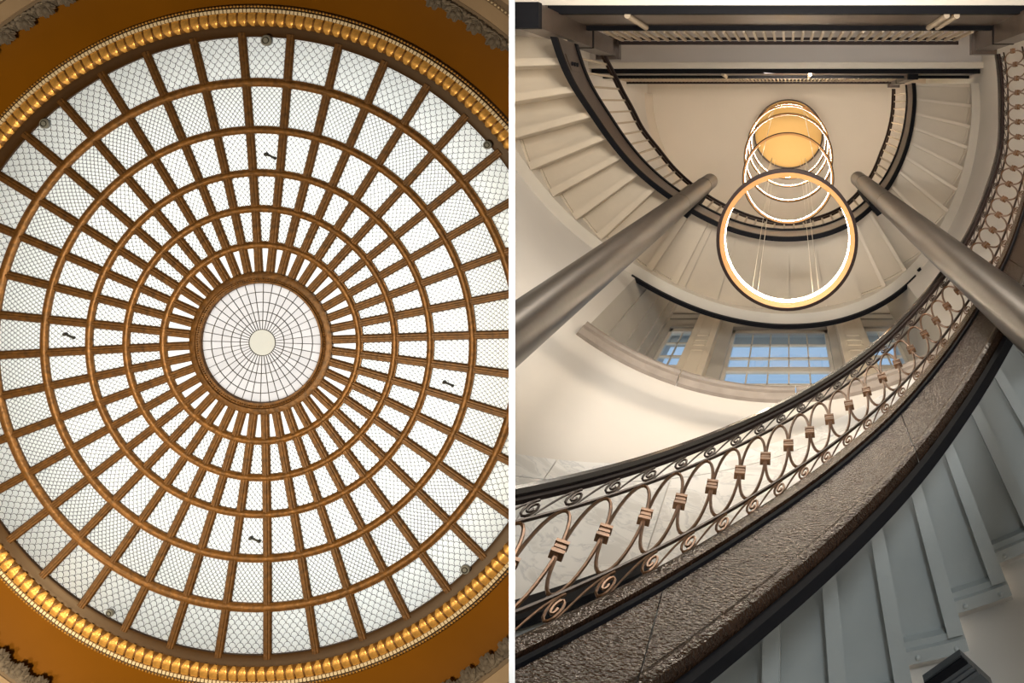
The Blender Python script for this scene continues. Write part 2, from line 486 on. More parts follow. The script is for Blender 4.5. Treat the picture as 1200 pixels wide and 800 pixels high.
# one acanthus ornament: fan of lobes with a curled boss, in grey stone
def lobe(bm, c, d, L, w, h):
    s = Vector((-d.y, d.x, 0))
    rows = []
    for t in frange(0, 1, 4):
        ww = w * math.sin(pi * (.18 + .74 * t)) ; q = c + d * L * t + Vector((0, 0, -h * math.sin(pi * (.25 + .6 * t))))
        rows.append([q - s * ww + Vector((0, 0, .06)), q - s * ww * .5, q + Vector((0, 0, .03)), q + s * ww * .5, q + s * ww + Vector((0, 0, .06))])
    sweep(bm, rows, closed_profile=False)
for ang, L, w in ((-75, .26, .1), (-45, .30, .11), (-15, .34, .12), (15, .34, .12), (45, .30, .11), (75, .26, .1)):
    a = math.radians(ang)
    lobe(bm, Vector((0, -.02, 0)), Vector((math.sin(a), math.cos(a), 0)), L, w, .10)
for x, y, r in ((-.12, .08, .07), (.12, .08, .07), (0, .16, .08), (-.22, 0, .06), (.22, 0, .06)):
    bmesh.ops.create_icosphere(bm, subdivisions=2, radius=r, matrix=Matrix.Translation((x, y, -.06)) @ Matrix.Diagonal((1, 1, .8, 1)))
finish(bm); ac_me = to_mesh('acanthus_ornament', bm, M['stone'], 50)
bm = bmesh.new()
for ang, L, w in ((-50, .20, .08), (0, .24, .09), (50, .20, .08)):
    a = math.radians(ang)
    lobe(bm, Vector((0, -.02, 0)), Vector((math.sin(a), math.cos(a), 0)), L, w, .08)
bmesh.ops.create_icosphere(bm, subdivisions=2, radius=.06, matrix=Matrix.Translation((0, .03, -.05)))
finish(bm); ac2_me = to_mesh('leaf_bud', bm, M['stone'], 50)
NA = 104
for i in range(NA * 2):
    a = 2 * pi * (i + .3) / (NA * 2)
    c = rp(462.5, a, DD - .31)
    if not in_frame(c): continue
    s_ = 1.12 if i % 2 == 0 else 1.0
    mw = Matrix.Translation(c) @ Matrix.Rotation(a, 4, 'Z') @ Matrix.Scale(s_, 4)
    inst('acanthus_ornament' if i % 2 == 0 else 'leaf_bud', ac_me if i % 2 == 0 else ac2_me, mw, cor, 'L')
# hall ceiling outside the cornice, hall walls, added attic roof
bm = bmesh.new()
hole = [rp(558, 2 * pi * i / 96, DD - .2) for i in range(96)]
n_ = 96
outer = []
for i in range(n_):
    a = 2 * pi * i / n_
    k_ = 1 / max(abs(math.sin(a)), abs(math.cos(a)))
    outer.append(Vector((DCX + 20 * k_ * math.sin(a), DCY - 20 * k_ * math.cos(a), EYE + DD - .2)))
sweep(bm, [[hole[i], outer[i], outer[i] + Vector((0, 0, .3)), hole[i] + Vector((0, 0, .3))] for i in range(n_)], loop=True)
tag(add('ceiling', bm, M['stonecream'], None, 'L'), 'cream flat ceiling outside the cornice of the dome hall', kind='structure')
bm = bmesh.new(); box(bm, (-33.9, -14.5, 0), (-33.6, 26, EYE + DD + 6)); tag(add('wall_left', bm, M['stonecream']), 'cream far wall of the dome hall', kind='structure')
bm = bmesh.new(); box(bm, (-34, -14.8, 0), (9, -14.5, EYE + DD + 6)); tag(add('wall_back', bm, M['stonecream']), 'cream end wall behind the landings', kind='structure')
bm = bmesh.new(); box(bm, (-34, 26, 0), (-3.0, 26.3, EYE + DD + 6)); tag(add('wall_front', bm, M['stonecream'], None, 'L'), 'cream wall of the dome hall below the picture', kind='structure')
bm = bmesh.new(); box(bm, (-34, -14.8, EYE + DD + 4.2), (-5, 26.3, EYE + DD + 4.5)); tag(add('ceiling', bm, M['white'], None, None), 'added white attic roof blocking the sky above the glass dome', kind='structure')  # unseen roof added to keep sky light off the glass
# lamps and sensors seen at single panes
def spot(px, py, rad, label, m_='frost', arm=False):
    r = math.hypot(px - 303, py - 403); a = math.atan2(px - 303, -(py - 403))
    c = dp(r, a, -.02)
    t = thing('lamp', c + Vector((0, 0, .02)), label, 'lamp', 'small fixtures on the dome glass')
    bm = bmesh.new()
    R = rad * DD * K
    rows = []
    for rr, h in ((.35, .03), (.55, .0), (1, -.03), (1.0, -.09), (.86, -.11), (.3, -.12), (.02, -.12)):
        rows.append([c + Vector((R * rr * math.cos(2 * pi * k / 20), R * rr * math.sin(2 * pi * k / 20), h)) for k in range(20)])
    sweep(bm, rows)
    add('lamp_head', bm, M[m_], t)
    if arm:
        bm = bmesh.new(); tube(bm, [c + Vector((0, 0, -.05)), c + Vector((.10, .04, -.06)), c + Vector((.2, .10, -.03))], .03, 6)
        bmesh.ops.create_icosphere(bm, subdivisions=2, radius=.045, matrix=Matrix.Translation(c + Vector((.2, .10, -.03))))
        add('arm', bm, M['lead'], t)
    else:
        bm = bmesh.new()
        tube(bm, [c + Vector((R * .55 * math.cos(2 * pi * k / 16), R * .55 * math.sin(2 * pi * k / 16), -.122)) for k in range(16)], .012, 5, loop=True)
        add('lens_ring', bm, M['lead'], t)
spot(60, 143, 6.0, 'round grey lamp in the outermost pane at upper left of the dome')
spot(319, 46, 6.5, 'round grey lamp in the outermost pane at the top of the dome')
spot(577, 168, 5.0, 'round grey lamp in the outermost pane at upper right by the party wall')
spot(551, 663, 5.5, 'round grey lamp in the outermost pane at lower right of the dome')
spot(136, 714, 4.5, 'round grey lamp in the outermost pane at lower left of the dome')
spot(313, 181, 2.4, 'small dark bracket lamp in the third tier pane above the oculus', 'lead', True)
spot(78, 391, 2.2, 'small dark bracket lamp in the second tier pane left of the oculus', 'lead', True)
spot(521, 447, 2.2, 'small dark bracket lamp in the second tier pane right of the oculus', 'lead', True)
spot(295, 629, 2.2, 'small dark bracket lamp in the third tier pane below the oculus', 'lead', True)

# ------------------------------------------------------------------ STAIR HALL
RW = 380.0                # curved outer wall
ZC = 2.33                 # ceiling
# curves (angle, height of the stringer top / bottom)
clasps = [(118.2, .262), (115.2, .283), (112.2, .304), (109.17, .325), (106.19, .347), (103.09, .368), (100.18, .388), (97.27, .407), (94.43, .427), (91.62, .447), (88.85, .465), (86.09, .483), (83.33, .501), (80.36, .519), (77.45, .537), (74.64, .557), (71.69, .576), (68.74, .596), (65.58, .617), (62.67, .635), (59.57, .654), (56.20, .675),
          (52.8, .696), (49.4, .713), (45.95, .730), (42.6, .746), (39.2, .766), (35.6, .785), (32.1, .801), (28.4, .814), (24.8, .830), (21.0, .850), (17.4, .868), (13.7, .886), (10.1, .903), (6.5, .911), (2.9, .922), (-.6, .932)]
tab1 = [(t, z - .0615) for t, z in clasps]
tab1s = [tab1[i] for i in (0, 3, 6, 9, 12, 15, 18, 21, 24, 27, 30, 33, 37)]
def base1(t): return interp(tab1s, t)
tab2 = [(184, .925), (175, .985), (163, 1.085), (145, 1.185), (131, 1.25), (120, 1.274), (105, 1.278), (90, 1.272), (76, 1.272), (64, 1.304), (51, 1.385), (32, 1.52), (17, 1.607), (1, 1.666)]
def base2(t): return interp(tab2, t)

# curved wall with the window opening
ZSILL, ZTOP = .945, 1.75
def wall_patch(bm, t0, t1, z0, z1, n):
    ths = frange(t0, t1, n)
    sweep(bm, [[cyl(RW, t, z0), cyl(RW + 30, t, z0), cyl(RW + 30, t, z1), cyl(RW, t, z1)] for t in ths])
zf = -EYE / ZA
bm = bmesh.new()
wall_patch(bm, 180, 126, zf, ZC, 24)
wall_patch(bm, 126, 60, zf, ZSILL, 30)
wall_patch(bm, 126, 60, ZTOP, ZC, 30)
wall_patch(bm, 60, 0, zf, ZC, 26)
boxu(bm, CX - RW - 30, CX - RW, -330, CY, zf, ZC)
boxu(bm, CX + RW, CX + RW + 30, -330, CY, zf, ZC)
boxu(bm, CX - RW - 30, CX + RW + 30, -350, -330, zf, ZC)
wall = tag(add('wall_right', bm, M['plaster'], None, 'R'), 'warm white curved plaster wall of the stair hall', kind='structure')
bm = bmesh.new(); boxu(bm, CX - RW - 30, CX + RW + 30, -350, CY + RW + 60, ZC, ZC + .03)
tag(add('ceiling', bm, M['ceil'], None, 'R'), 'cream flat ceiling above the stairwell', kind='structure')
bm = bmesh.new()
prof = ((RW + 5, ZC), (RW - 14, ZC), (RW - 12, ZC - .014), (RW - 5, ZC - .035), (RW, ZC - .045), (RW + 5, ZC - .045))
sweep(bm, [[cyl(R, t, z) for R, z in prof] for t in frange(180, 0, 60)])
tag(add('trim_2', bm, M['ceil'], None, 'R'), 'cream cove moulding where the curved wall meets the ceiling', kind='structure')
# sill
bm = bmesh.new()
prof = ((RW - 4, ZSILL - .018), (RW - 9, ZSILL - .012), (RW - 9, ZSILL - .002), (RW - 5, ZSILL + .001), (RW - 5, ZSILL + .008), (RW - 8, ZSILL + .010), (RW - 8, ZSILL + .016), (RW + 32, ZSILL + .016), (RW + 32, ZSILL - .018))
for a, b in ((126.5, 108.1), (107.9, 88.1), (87.9, 59.5)):
    bm2 = bm if a > 126 else bmesh.new()
    sweep(bm2, [[cyl(R, t, z) for R, z in prof] for t in frange(a, b, 20)])
    if a > 126: sill = tag(add('trim_3', bm2, M['sillstone'], None, 'R'), 'moulded stone sill below the three windows', kind='structure')
    else: add('sill_stone', bm2, M['sillstone'], sill, 'R')
# window recess: back wall with three openings
YB, YF = 343, 328         # back wall of the bay and pilaster front
xs = [(-196, -151), (-92, 64), (122, 172)]
z_head = 1.42
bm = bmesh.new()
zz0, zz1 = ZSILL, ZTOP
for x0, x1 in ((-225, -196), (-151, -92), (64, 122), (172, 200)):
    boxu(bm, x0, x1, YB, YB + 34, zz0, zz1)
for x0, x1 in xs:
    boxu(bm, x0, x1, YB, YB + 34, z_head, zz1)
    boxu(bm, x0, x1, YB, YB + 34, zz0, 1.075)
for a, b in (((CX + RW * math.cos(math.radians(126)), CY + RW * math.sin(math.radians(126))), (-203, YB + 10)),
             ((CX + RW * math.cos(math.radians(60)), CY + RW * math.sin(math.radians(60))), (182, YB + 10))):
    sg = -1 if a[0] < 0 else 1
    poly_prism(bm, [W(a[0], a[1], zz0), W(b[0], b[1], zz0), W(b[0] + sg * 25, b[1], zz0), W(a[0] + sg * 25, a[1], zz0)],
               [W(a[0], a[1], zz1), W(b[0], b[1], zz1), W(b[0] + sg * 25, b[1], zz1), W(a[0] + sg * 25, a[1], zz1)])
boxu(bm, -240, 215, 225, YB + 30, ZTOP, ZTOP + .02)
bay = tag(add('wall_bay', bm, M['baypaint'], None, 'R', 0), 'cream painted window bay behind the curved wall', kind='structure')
bm = bmesh.new()   # panel mouldings on the bay sides and above the windows
for x0, x1 in xs:
    for z in (z_head + .05, z_head + .09, z_head + .21):
        boxu(bm, x0 - 8, x1 + 8, YB - 2.5, YB, z, z + .012)
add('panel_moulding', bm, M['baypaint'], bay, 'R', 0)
bm = bmesh.new()
ax, ay = CX + RW * math.cos(math.radians(126)), CY + RW * math.sin(math.radians(126))
for f in (.25, .5, .72, .86):
    x, y = ax + (-203 - ax) * f, ay + (YB + 10 - ay) * f
    boxu(bm, x - 1, x + 2.2, y - 1.5, y + 1.5, zz0, zz1)
add('panel_moulding', bm, M['baypaint'], bay, 'R', 0)
for k, (x0, x1) in enumerate(((-150, -112), (77, 119))):
    bm = bmesh.new()
    boxu(bm, x0, x1, YF, YB, zz0, zz1)
    p = tag(add('trim_%d' % (4 + k), bm, M['pilaster'], None, 'R', 0), ('cream panelled pilaster left of the central window', 'cream panelled pilaster right of the central window')[k], kind='structure')
    for za, zb_ in ((1.10, 1.22), (1.245, 1.275), (1.30, 1.48)):
        bm = bmesh.new()
        for (u0, u1, v0, v1) in ((x0 + 9, x1 - 9, za, za + .0025), (x0 + 9, x1 - 9, zb_ - .0025, zb_), (x0 + 9, x0 + 11, za, zb_), (x1 - 11, x1 - 9, za, zb_)):
            boxu(bm, u0, u1, YF - .8, YF, v0, v1)
        add('panel_frame', bm, M['pilaster'], p, 'R', 0)
rowz = [1.42, 1.335, 1.262, 1.200, 1.135, 1.085]
names = ('two-column sash window at the left of the bay', 'wide five-column sash window at the centre of the bay', 'narrow sash window at the right of the bay, behind the balustrade')
for k, ((x0, x1), nc, yy) in enumerate(zip(xs, (2, 5, 2), (YB + 5, YB + 8, YB + 5))):
    bm = bmesh.new()
    fw = 5.0
    for (a, b, c, d) in ((x0, x0 + fw, 1.07, z_head), (x1 - fw, x1, 1.07, z_head), (x0, x1, z_head - .02, z_head), (x0, x1, 1.07, 1.085)):
        boxu(bm, a, b, yy - 2, yy + 5, c, d)
    w = tag(add('window_%d' % (k + 1), bm, M['trimcream'], None, 'R', 0), names[k], kind='structure')
    gx = frange(x0 + fw, x1 - fw, nc)
    for i in range(1, nc):
        bm = bmesh.new(); boxu(bm, gx[i] - 1.0, gx[i] + 1.0, yy, yy + 3, 1.085, z_head - .02); add('muntin', bm, M['trimcream'], w, 'R', 0)
    for i in range(1, 5):
        h = .010 if i == 3 else .0035
        bm = bmesh.new(); boxu(bm, x0 + fw, x1 - fw, yy - (1.5 if i == 3 else 0), yy + 3, rowz[i] - h, rowz[i] + h); add('meeting_rail' if i == 3 else 'muntin', bm, M['trimcream'], w, 'R', 0)
    for i in range(nc):
        for j in range(5):
            bm = bmesh.new(); boxu(bm, gx[i], gx[i + 1], yy + 1.2, yy + 1.6, rowz[j + 1], rowz[j]); add('pane', bm, M['clear'], w, 'R', 0)
# marble wainscot following the flight
def mtop(t): return .679 + .0056 * (114 - t)
k = 0
edges = [128, 117.4, 104, 90, 77, 64]
for i in range(len(edges) - 1):
    a, b = edges[i] - .06, edges[i + 1] + .06
    for lo, hi in ((None, -.037), (-.0355, 0)):
        bm = bmesh.new()
        sweep(bm, [[cyl(RW - 2.5, t, (min(mtop(t) + hi, ZSILL - .02))), cyl(RW, t, min(mtop(t) + hi, ZSILL - .02)),
                    cyl(RW, t, (mtop(t) - .34 if lo is None else min(mtop(t) + lo, ZSILL - .03))), cyl(RW - 2.5, t, (mtop(t) - .34 if lo is None else min(mtop(t) + lo, ZSILL - .03)))] for t in frange(a, b, 10)])
        add('marble_panel', bm, M['marble'], wall, 'R')

# ---- flight 1: staircase
fl1 = thing('curved_staircase', cyl(300, 110, base1(110) - .1), 'near flight of curved stairs with glossy dark bronze stringer and soffit greyed for shade', 'staircase')
joints = [123, 99.5, 74, 46, 20, -1.5]
face = ((250, -.018), (247.8, -.020), (247.8, -.066), (245.5, -.070), (244.8, -.075), (245.5, -.080), (248, -.083), (252, -.083), (252, -.018))
for i in range(5):
    bm = bmesh.new(); helix(bm, face, frange(joints[i] - .05, joints[i + 1] + .05, 24), base1); add('stringer_panel', bm, M['bronze'], fl1, 'R')
bm = bmesh.new(); helix(bm, ((256, 0), (247, 0), (246.3, -.003), (246.3, -.012), (248.5, -.0135), (256, -.0135)), frange(123, -1.5, 110), base1); add('stringer_cap', bm, M['bronze'], fl1, 'R')
bm = bmesh.new(); helix(bm, ((256, -.0135), (248.8, -.0135), (246.8, -.0150), (246.8, -.0185), (249, -.0195), (256, -.0195)), frange(123, -1.5, 110), base1); add('groove_strip', bm, M['black'], fl1, 'R')
bm = bmesh.new(); helix(bm, ((254.5, -.084), (249, -.084), (249, -.0915), (254.5, -.0915)), frange(123, -1.5, 110), base1); add('stringer_flange', bm, M['black'], fl1, 'R')
RO1 = 366
def step(parent, ta, tb, z, zn, ri, ro, m_, bars=True, bar_m=None):
    """one step: tread plate between angles ta>tb at height z and the riser up to the next"""
    th = .005
    bm = bmesh.new()
    ths = frange(ta, tb, 4)
    sweep(bm, [[cyl(ri, t, z), cyl(ro, t, z), cyl(ro, t, z + th), cyl(ri, t, z + th)] for t in ths])
    d = .35
    sweep(bm, [[cyl(ri, t, z + .0002), cyl(ro, t, z + .0002), cyl(ro, t, zn), cyl(ri, t, zn)] for t in (tb + d, tb)])
    s_ = add('step', bm, M[m_], parent, 'R', 0)
    if s_ is None: return
    if bars:
        bm = bmesh.new()
        w = (ta - tb) * (.27 if bar_m is None else .17)
        sweep(bm, [[cyl(ri + 2, t, z - .0075), cyl(ro - 3, t, z - .0075), cyl(ro - 3, t, z + .0005), cyl(ri + 2, t, z + .0005)] for t in frange(tb + w, tb + .1, 2)])
        add('nosing_bar', bm, M[bar_m or m_], s_, 'R', 0)
        bm = bmesh.new()
        sweep(bm, [[cyl(ro - 4.5, t, z - .005), cyl(ro - 1, t, z - .005), cyl(ro - 1, t, z + .001), cyl(ro - 4.5, t, z + .001)] for t in frange(ta - .1, tb + .1, 2)])
        add('angle_bar', bm, M[m_], s_, 'R', 0)
    return s_
b1 = [79.3 + 5.22 * k for k in range(8, -16, -1)]
for i in range(len(b1) - 1):
    ta, tb = b1[i], b1[i + 1]
    if tb < -3: break
    z = base1((ta + tb) / 2) - .016; zn = base1((ta + tb) / 2 - 5.22) - .016
    s_ = step(fl1, ta, tb, z, zn, 251, RO1, 'shadesoffit')
    if s_:
        bm = bmesh.new()   # wall plate with bolts under the step end
        sweep(bm, [[cyl(RO1 - 1, t, z - .008), cyl(RO1 + 6, t, z - .008), cyl(RO1 + 6, t, z + .012), cyl(RO1 - 1, t, z + .012)] for t in frange(ta, tb, 3)])
        add('wall_plate', bm, M['shadesoffit'], s_, 'R', 0)
        bm = bmesh.new()
        sweep(bm, [[cyl(RO1 + 5, t, z + .001), cyl(RW, t, z + .001), cyl(RW, t, z + .010), cyl(RO1 + 5, t, z + .010)] for t in frange(ta, tb, 3)])
        add('wall_infill', bm, M['plaster'], s_, 'R', 0)
        for f in (.18, .82):
            bm = bmesh.new()
            bmesh.ops.create_uvsphere(bm, u_segments=8, v_segments=6, radius=.013, matrix=Matrix.Translation(cyl(RO1 + 3, ta + (tb - ta) * f, z - .008)))
            add('bolt', bm, M['shadesoffit'], s_, 'R')
# ---- flight 1: balustrade
RB = 249.5
bal = thing('scrollwork_balustrade', cyl(RB, 100, base1(100)), 'copper brown wrought iron scrollwork balustrade with black handrail on the near flight', 'balustrade')
ths = frange(123, -1.0, 130)
bm = bmesh.new()
helix(bm, [(RB + 3.6 * c, .1275 + .0064 * s) for c, s in [(math.cos(2 * pi * k / 10 + .3), math.sin(2 * pi * k / 10 + .3)) for k in range(10)]], ths, base1)
add('handrail', bm, M['rail'], bal, 'R')
bm = bmesh.new(); helix(bm, ((RB - 1.1, .1178), (RB + 1.1, .1178), (RB + 1.1, .1215), (RB - 1.1, .1215)), ths, base1); add('handrail_bar', bm, M['ringdark'], bal, 'R')
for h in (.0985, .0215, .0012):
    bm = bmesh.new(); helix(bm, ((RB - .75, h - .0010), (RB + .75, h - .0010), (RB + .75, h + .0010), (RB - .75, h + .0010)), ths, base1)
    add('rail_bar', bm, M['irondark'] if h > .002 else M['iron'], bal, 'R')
def P1(t, h, dr=0.0): return cyl(RB + dr, t, base1(t) + h)
HM = .060; HV = .0375
for i in range(len(clasps) - 1):
    ta, tb = clasps[i][0], clasps[i + 1][0]
    tc = (ta + tb) / 2; hw = (ta - tb) / 2
    # oval between two clasps
    bm = bmesh.new()
    tube(bm, [P1(tc + hw * .97 * math.cos(2 * pi * k / 28), HM + HV * math.sin(2 * pi * k / 28)) for k in range(28)], .0066, 6, loop=True)
    add('oval_ring', bm, M['iron'], bal, 'R')
    # scrolls in the upper and lower band
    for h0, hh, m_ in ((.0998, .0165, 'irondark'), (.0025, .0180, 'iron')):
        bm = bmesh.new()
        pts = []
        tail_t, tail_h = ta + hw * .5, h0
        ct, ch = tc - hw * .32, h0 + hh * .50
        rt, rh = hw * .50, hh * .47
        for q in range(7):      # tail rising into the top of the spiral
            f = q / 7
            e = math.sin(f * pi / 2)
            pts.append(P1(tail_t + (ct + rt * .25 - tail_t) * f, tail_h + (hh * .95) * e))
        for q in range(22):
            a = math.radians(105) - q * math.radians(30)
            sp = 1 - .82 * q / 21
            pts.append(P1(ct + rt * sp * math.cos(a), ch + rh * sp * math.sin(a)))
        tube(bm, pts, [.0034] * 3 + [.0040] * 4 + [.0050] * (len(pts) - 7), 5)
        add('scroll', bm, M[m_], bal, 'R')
for t, z in clasps:
    bm = bmesh.new()
    w = .56; hgt = .0046
    def Q(tt, h, dr): return cyl(RB + dr, tt, base1(t) + HM + h)
    for h0, h1, ww, rr in ((-hgt, -hgt + .0022, 1.1, 1.6), (-hgt + .0022, hgt - .0022, .82, 1.15), (hgt - .0022, hgt, 1.1, 1.6), (-.0010, .0010, .95, 1.4)):
        a, b = t + w * ww, t - w * ww
        poly_prism(bm, [Q(a, h0, -rr), Q(b, h0, -rr), Q(b, h0, rr), Q(a, h0, rr)], [Q(a, h1, -rr), Q(b, h1, -rr), Q(b, h1, rr), Q(a, h1, rr)])
    add('clasp', bm, M['iron'], bal, 'R', 0)

# ---- flight 2: staircase
fl2 = thing('curved_staircase', cyl(310, 180, base2(180)), 'upper curved staircase with cream soffit and dark stringer, ringing the pendant lights', 'staircase')
ths2 = frange(184, 0, 120)
bm = bmesh.new(); helix(bm, ((252, .006), (247.5, .006), (247.5, .078), (252, .078)), ths2, base2); add('stringer', bm, M['bronze2'], fl2, 'R')
bm = bmesh.new(); helix(bm, ((253.5, -.002), (246.5, -.002), (246.5, .005), (253.5, .005)), ths2, base2); add('stringer_flange', bm, M['black'], fl2, 'R')
bm = bmesh.new(); helix(bm, ((254, .079), (245.5, .079), (245.5, .090), (254, .090)), ths2, base2); add('stringer_flange', bm, M['black'], fl2, 'R')
left = [184.5 - 6.75 * k for k in range(11)]          # rising steps
flat = [left[-1] - 2.0, 106.5, 97.5, 88.8, 80, 71.0]       # half landing panels
b2 = left + flat + [71 - 6.45 * k for k in range(1, 12)]
RO2 = 366
def soff(ta, tb): return base2((ta + tb) / 2) + .036
for i in range(len(b2) - 1):
    ta, tb = b2[i], b2[i + 1]
    z = soff(ta, tb)
    zn = soff(tb, b2[i + 2]) if i + 2 < len(b2) else z + .03
    if zn < z + .001: zn = z + .004
    is_flat = 71 <= tb < left[-1]
    if is_flat:
        bm = bmesh.new()
        zf_ = 1.311
        sweep(bm, [[cyl(251, t, zf_), cyl(RO2, t, zf_), cyl(RO2, t, zf_ + .005), cyl(251, t, zf_ + .005)] for t in frange(ta - .12, tb + .12, 5)])
        add('landing_panel', bm, M['soffit'], fl2, 'R', 0)
    else:
        step(fl2, ta, tb, z, zn, 251, RO2, 'soffit', bars=not is_flat, bar_m='litsoffit' if tb < 71 else None)
bm = bmesh.new(); sweep(bm, [[cyl(250, t, 1.318), cyl(RW, t, 1.318), cyl(RW, t, 1.33), cyl(250, t, 1.33)] for t in frange(left[-1], 71, 30)])
add('landing_slab', bm, M['soffit'], fl2, 'R')
# outer string: cream band, black lower edge where it crosses the bay
bm = bmesh.new(); helix(bm, ((RO2 - 2, .012), (RO2 + 14, .012), (RO2 + 14, .075), (RO2 - 2, .075)), frange(184, 0, 100), base2); add('outer_string', bm, M['trimcream'], fl2, 'R')
bm = bmesh.new(); sweep(bm, [[cyl(RO2 + 13, t, base2(t) + .004), cyl(RW + 5, t, base2(t) + .004), cyl(RW + 5, t, base2(t) + .02), cyl(RO2 + 13, t, base2(t) + .02)] for t in frange(127, 57, 60)])
add('edge_strip', bm, M['black'], fl2, 'R')
# connection plate with three bolt holes at the foot of the stringer
bm = bmesh.new(); helix(bm, ((247.5, .016), (246.3, .016), (246.3, .060), (247.5, .060)), frange(180.5, 176.5, 4), base2)
plate = add('splice_plate', bm, M['bronze2'], fl2, 'R')
for h in (.026, .038, .050):
    bm = bmesh.new(); bmesh.ops.create_cone(bm, cap_ends=True, segments=8, radius1=.022, radius2=.018, depth=.03, matrix=Matrix.Translation(cyl(246, 178.3, base2(178.3) + h)) @ Matrix.Rotation(pi / 2, 4, 'Y'))
    add('bolt', bm, M['black'], plate, 'R')
# ---- flight 2: railing with plain pickets
rail_px = [(706, 65), (715, 83), (724, 100), (737, 125), (750, 150), (770, 176), (790, 200), (815, 222), (838, 237), (860, 248), (892, 259), (924, 263), (955, 258), (985, 246), (1004, 230), (1020, 210), (1035, 175), (1042, 152), (1046, 130), (1048, 100)]
rail_R = []
for px, py in rail_px:
    z = 1.3
    for _ in range(30):
        X, Y = (px - 924) * z - CX, (py - 141) * z - CY
        t = math.degrees(math.atan2(Y, X))
        if t < -90: t += 360
        z = .6 * z + .4 * (base2(t) + .205)
    rail_R.append((t, math.hypot(X, Y)))
rail_R.sort(reverse=True)
def R2(t): return max(236, min(256, interp(rail_R, t)))
rl2 = thing('picket_railing', cyl(247, 175, base2(175) + .09), 'plain picket railing with dark double handrail along the upper curved staircase', 'railing')
tr = frange(183, 1, 110)
for off, m_ in ((0, 'irondark'), (-4.2, 'ringdark')):
    bm = bmesh.new()
    sweep(bm, [[cyl(R2(t) + off + a, t, base2(t) + h) for a, h in ((-1.7, .199), (1.7, .199), (1.7, .207), (-1.7, .207))] for t in tr])
    add('handrail', bm, M[m_], rl2, 'R')
for k in range(48):
    t = 180.5 - k * 3.75
    bm = bmesh.new(); tube(bm, [cyl(248, t, base2(t) + .09), cyl(R2(t), t, base2(t) + .2)], .0155, 4)
    add('picket', bm, M['picket'], rl2, 'R', 0)

# ---- landings
def landing(name, label, yg, z0, hgt, x0, x1, ydeep, railh, soffit_m, posts):
    """girder across the open side of the well, soffit behind it, railing on top"""
    L = thing(name, W(0, yg, z0), label, 'landing')
    bm = bmesh.new(); boxu(bm, x0, x1, yg - 9, yg, z0, z0 + .012); add('lower_flange', bm, M['black'], L, 'R', 0)
    bm = bmesh.new(); boxu(bm, x0, x1, yg - 5, yg - 1.0, z0 + .012, z0 + hgt); add('girder_web', bm, M['bronze2'], L, 'R', 0)
    bm = bmesh.new(); boxu(bm, x0, x1, yg - 5, yg + 4.5, z0 + hgt, z0 + hgt + .010); add('upper_flange', bm, M['black'], L, 'R', 0)
    bm = bmesh.new(); boxu(bm, CX - RW, CX + RW, ydeep, yg - 9, z0 - .002, z0 + .02); add('soffit', bm, M[soffit_m], L, 'R', 0)
    bm = bmesh.new(); boxu(bm, CX - RW, CX + RW, ydeep, yg - 1, z0 + hgt, z0 + hgt + .01); add('floor_slab', bm, M['ceil'], L, 'R', 0)
    for xa in posts:
        bm = bmesh.new(); tube(bm, [W(xa, yg + 1.5, z0 + .004), W(xa, yg + 1.5, z0 + hgt)], .028, 10)
        add('pipe_strut', bm, M['picket'], L, 'R')
    return L
LA = landing('landing', 'nearer landing at the top edge, dark girder with brown web and black flanges', -116, .928, .1265, -262, 262, -300,   .125, 'trimcream', (-176, 173, 184))
LB = landing('landing', 'farther landing above the stairwell, dark girder with lavender grey soffit', -91, 1.655, .10, -382, 372, -300, .125, 'lavender', (-128, 42))
bm = bmesh.new(); boxu(bm, CX - RW, CX + RW, -112, -100.2, 1.640, 1.6529)
add('soffit_edge_band', bm, M['trimcream'], LB, 'R', 0)
def landing_rail(label, yg, z0, x0, x1, n, railh, zoff):
    T = thing('landing_railing', W(0, yg, z0), label, 'railing')
    bm = bmesh.new(); boxu(bm, x0, x1, yg + 1, yg + 6, z0 + railh, z0 + railh + .004); add('handrail', bm, M['ringdark'], T, 'R', 0)
    bm = bmesh.new(); boxu(bm, x0, x1, yg - 4, yg - .5, z0 + railh, z0 + railh + .004); add('handrail', bm, M['ringdark'], T, 'R', 0)
    for k in range(n):
        x = x0 + (x1 - x0) * (k + .5) / n
        bm = bmesh.new(); tube(bm, [W(x, yg, z0), W(x, yg, z0 + railh)], .019, 4); add('picket', bm, M['picket'], T, 'R', 0)
landing_rail('straight picket railing on the nearer landing girder', -111, 1.0655, -236, 236, 38, .118, 0)
landing_rail('straight picket railing on the farther landing girder, seen edge-on', -87, 1.766, -360, 228, 74, .13, 0)

# ---- newel posts
def newel(x, y, hs, z0, z1, label):
    T = thing('newel_post', W(x, y, z0), label, 'post', None)
    bm = bmesh.new(); boxu(bm, x - hs, x + hs, y - hs, y + hs, z0 + .012, z1); add('post_shaft', bm, M['bronze2'], T, 'R', 0)
    bm = bmesh.new(); boxu(bm, x - hs - 1, x + hs + 1, y - hs - 1, y + hs + 1, z0, z0 + .012); add('post_foot', bm, M['black'], T, 'R', 0)
    bm = bmesh.new(); boxu(bm, x - hs - 5, x + hs + 5, y - hs - 5, y + hs + 5, z1, z1 + .014)
    poly_prism(bm, [W(x - hs, y - hs, z1 + .014), W(x + hs, y - hs, z1 + .014), W(x + hs, y + hs, z1 + .014), W(x - hs, y + hs, z1 + .014)],
               [W(x - 2, y - 2, z1 + .03), W(x + 2, y - 2, z1 + .03), W(x + 2, y + 2, z1 + .03), W(x - 2, y + 2, z1 + .03)])
    add('post_cap', bm, M['bronze2'], T, 'R', 0)
    bm = bmesh.new()
    zc = z0 + (z1 - z0) * .62
    boxu(bm, x - hs - .8, x + hs + .8, y - hs - .8, y + hs + .8, zc, zc + .006)
    add('collar', bm, M['black'], T, 'R', 0)
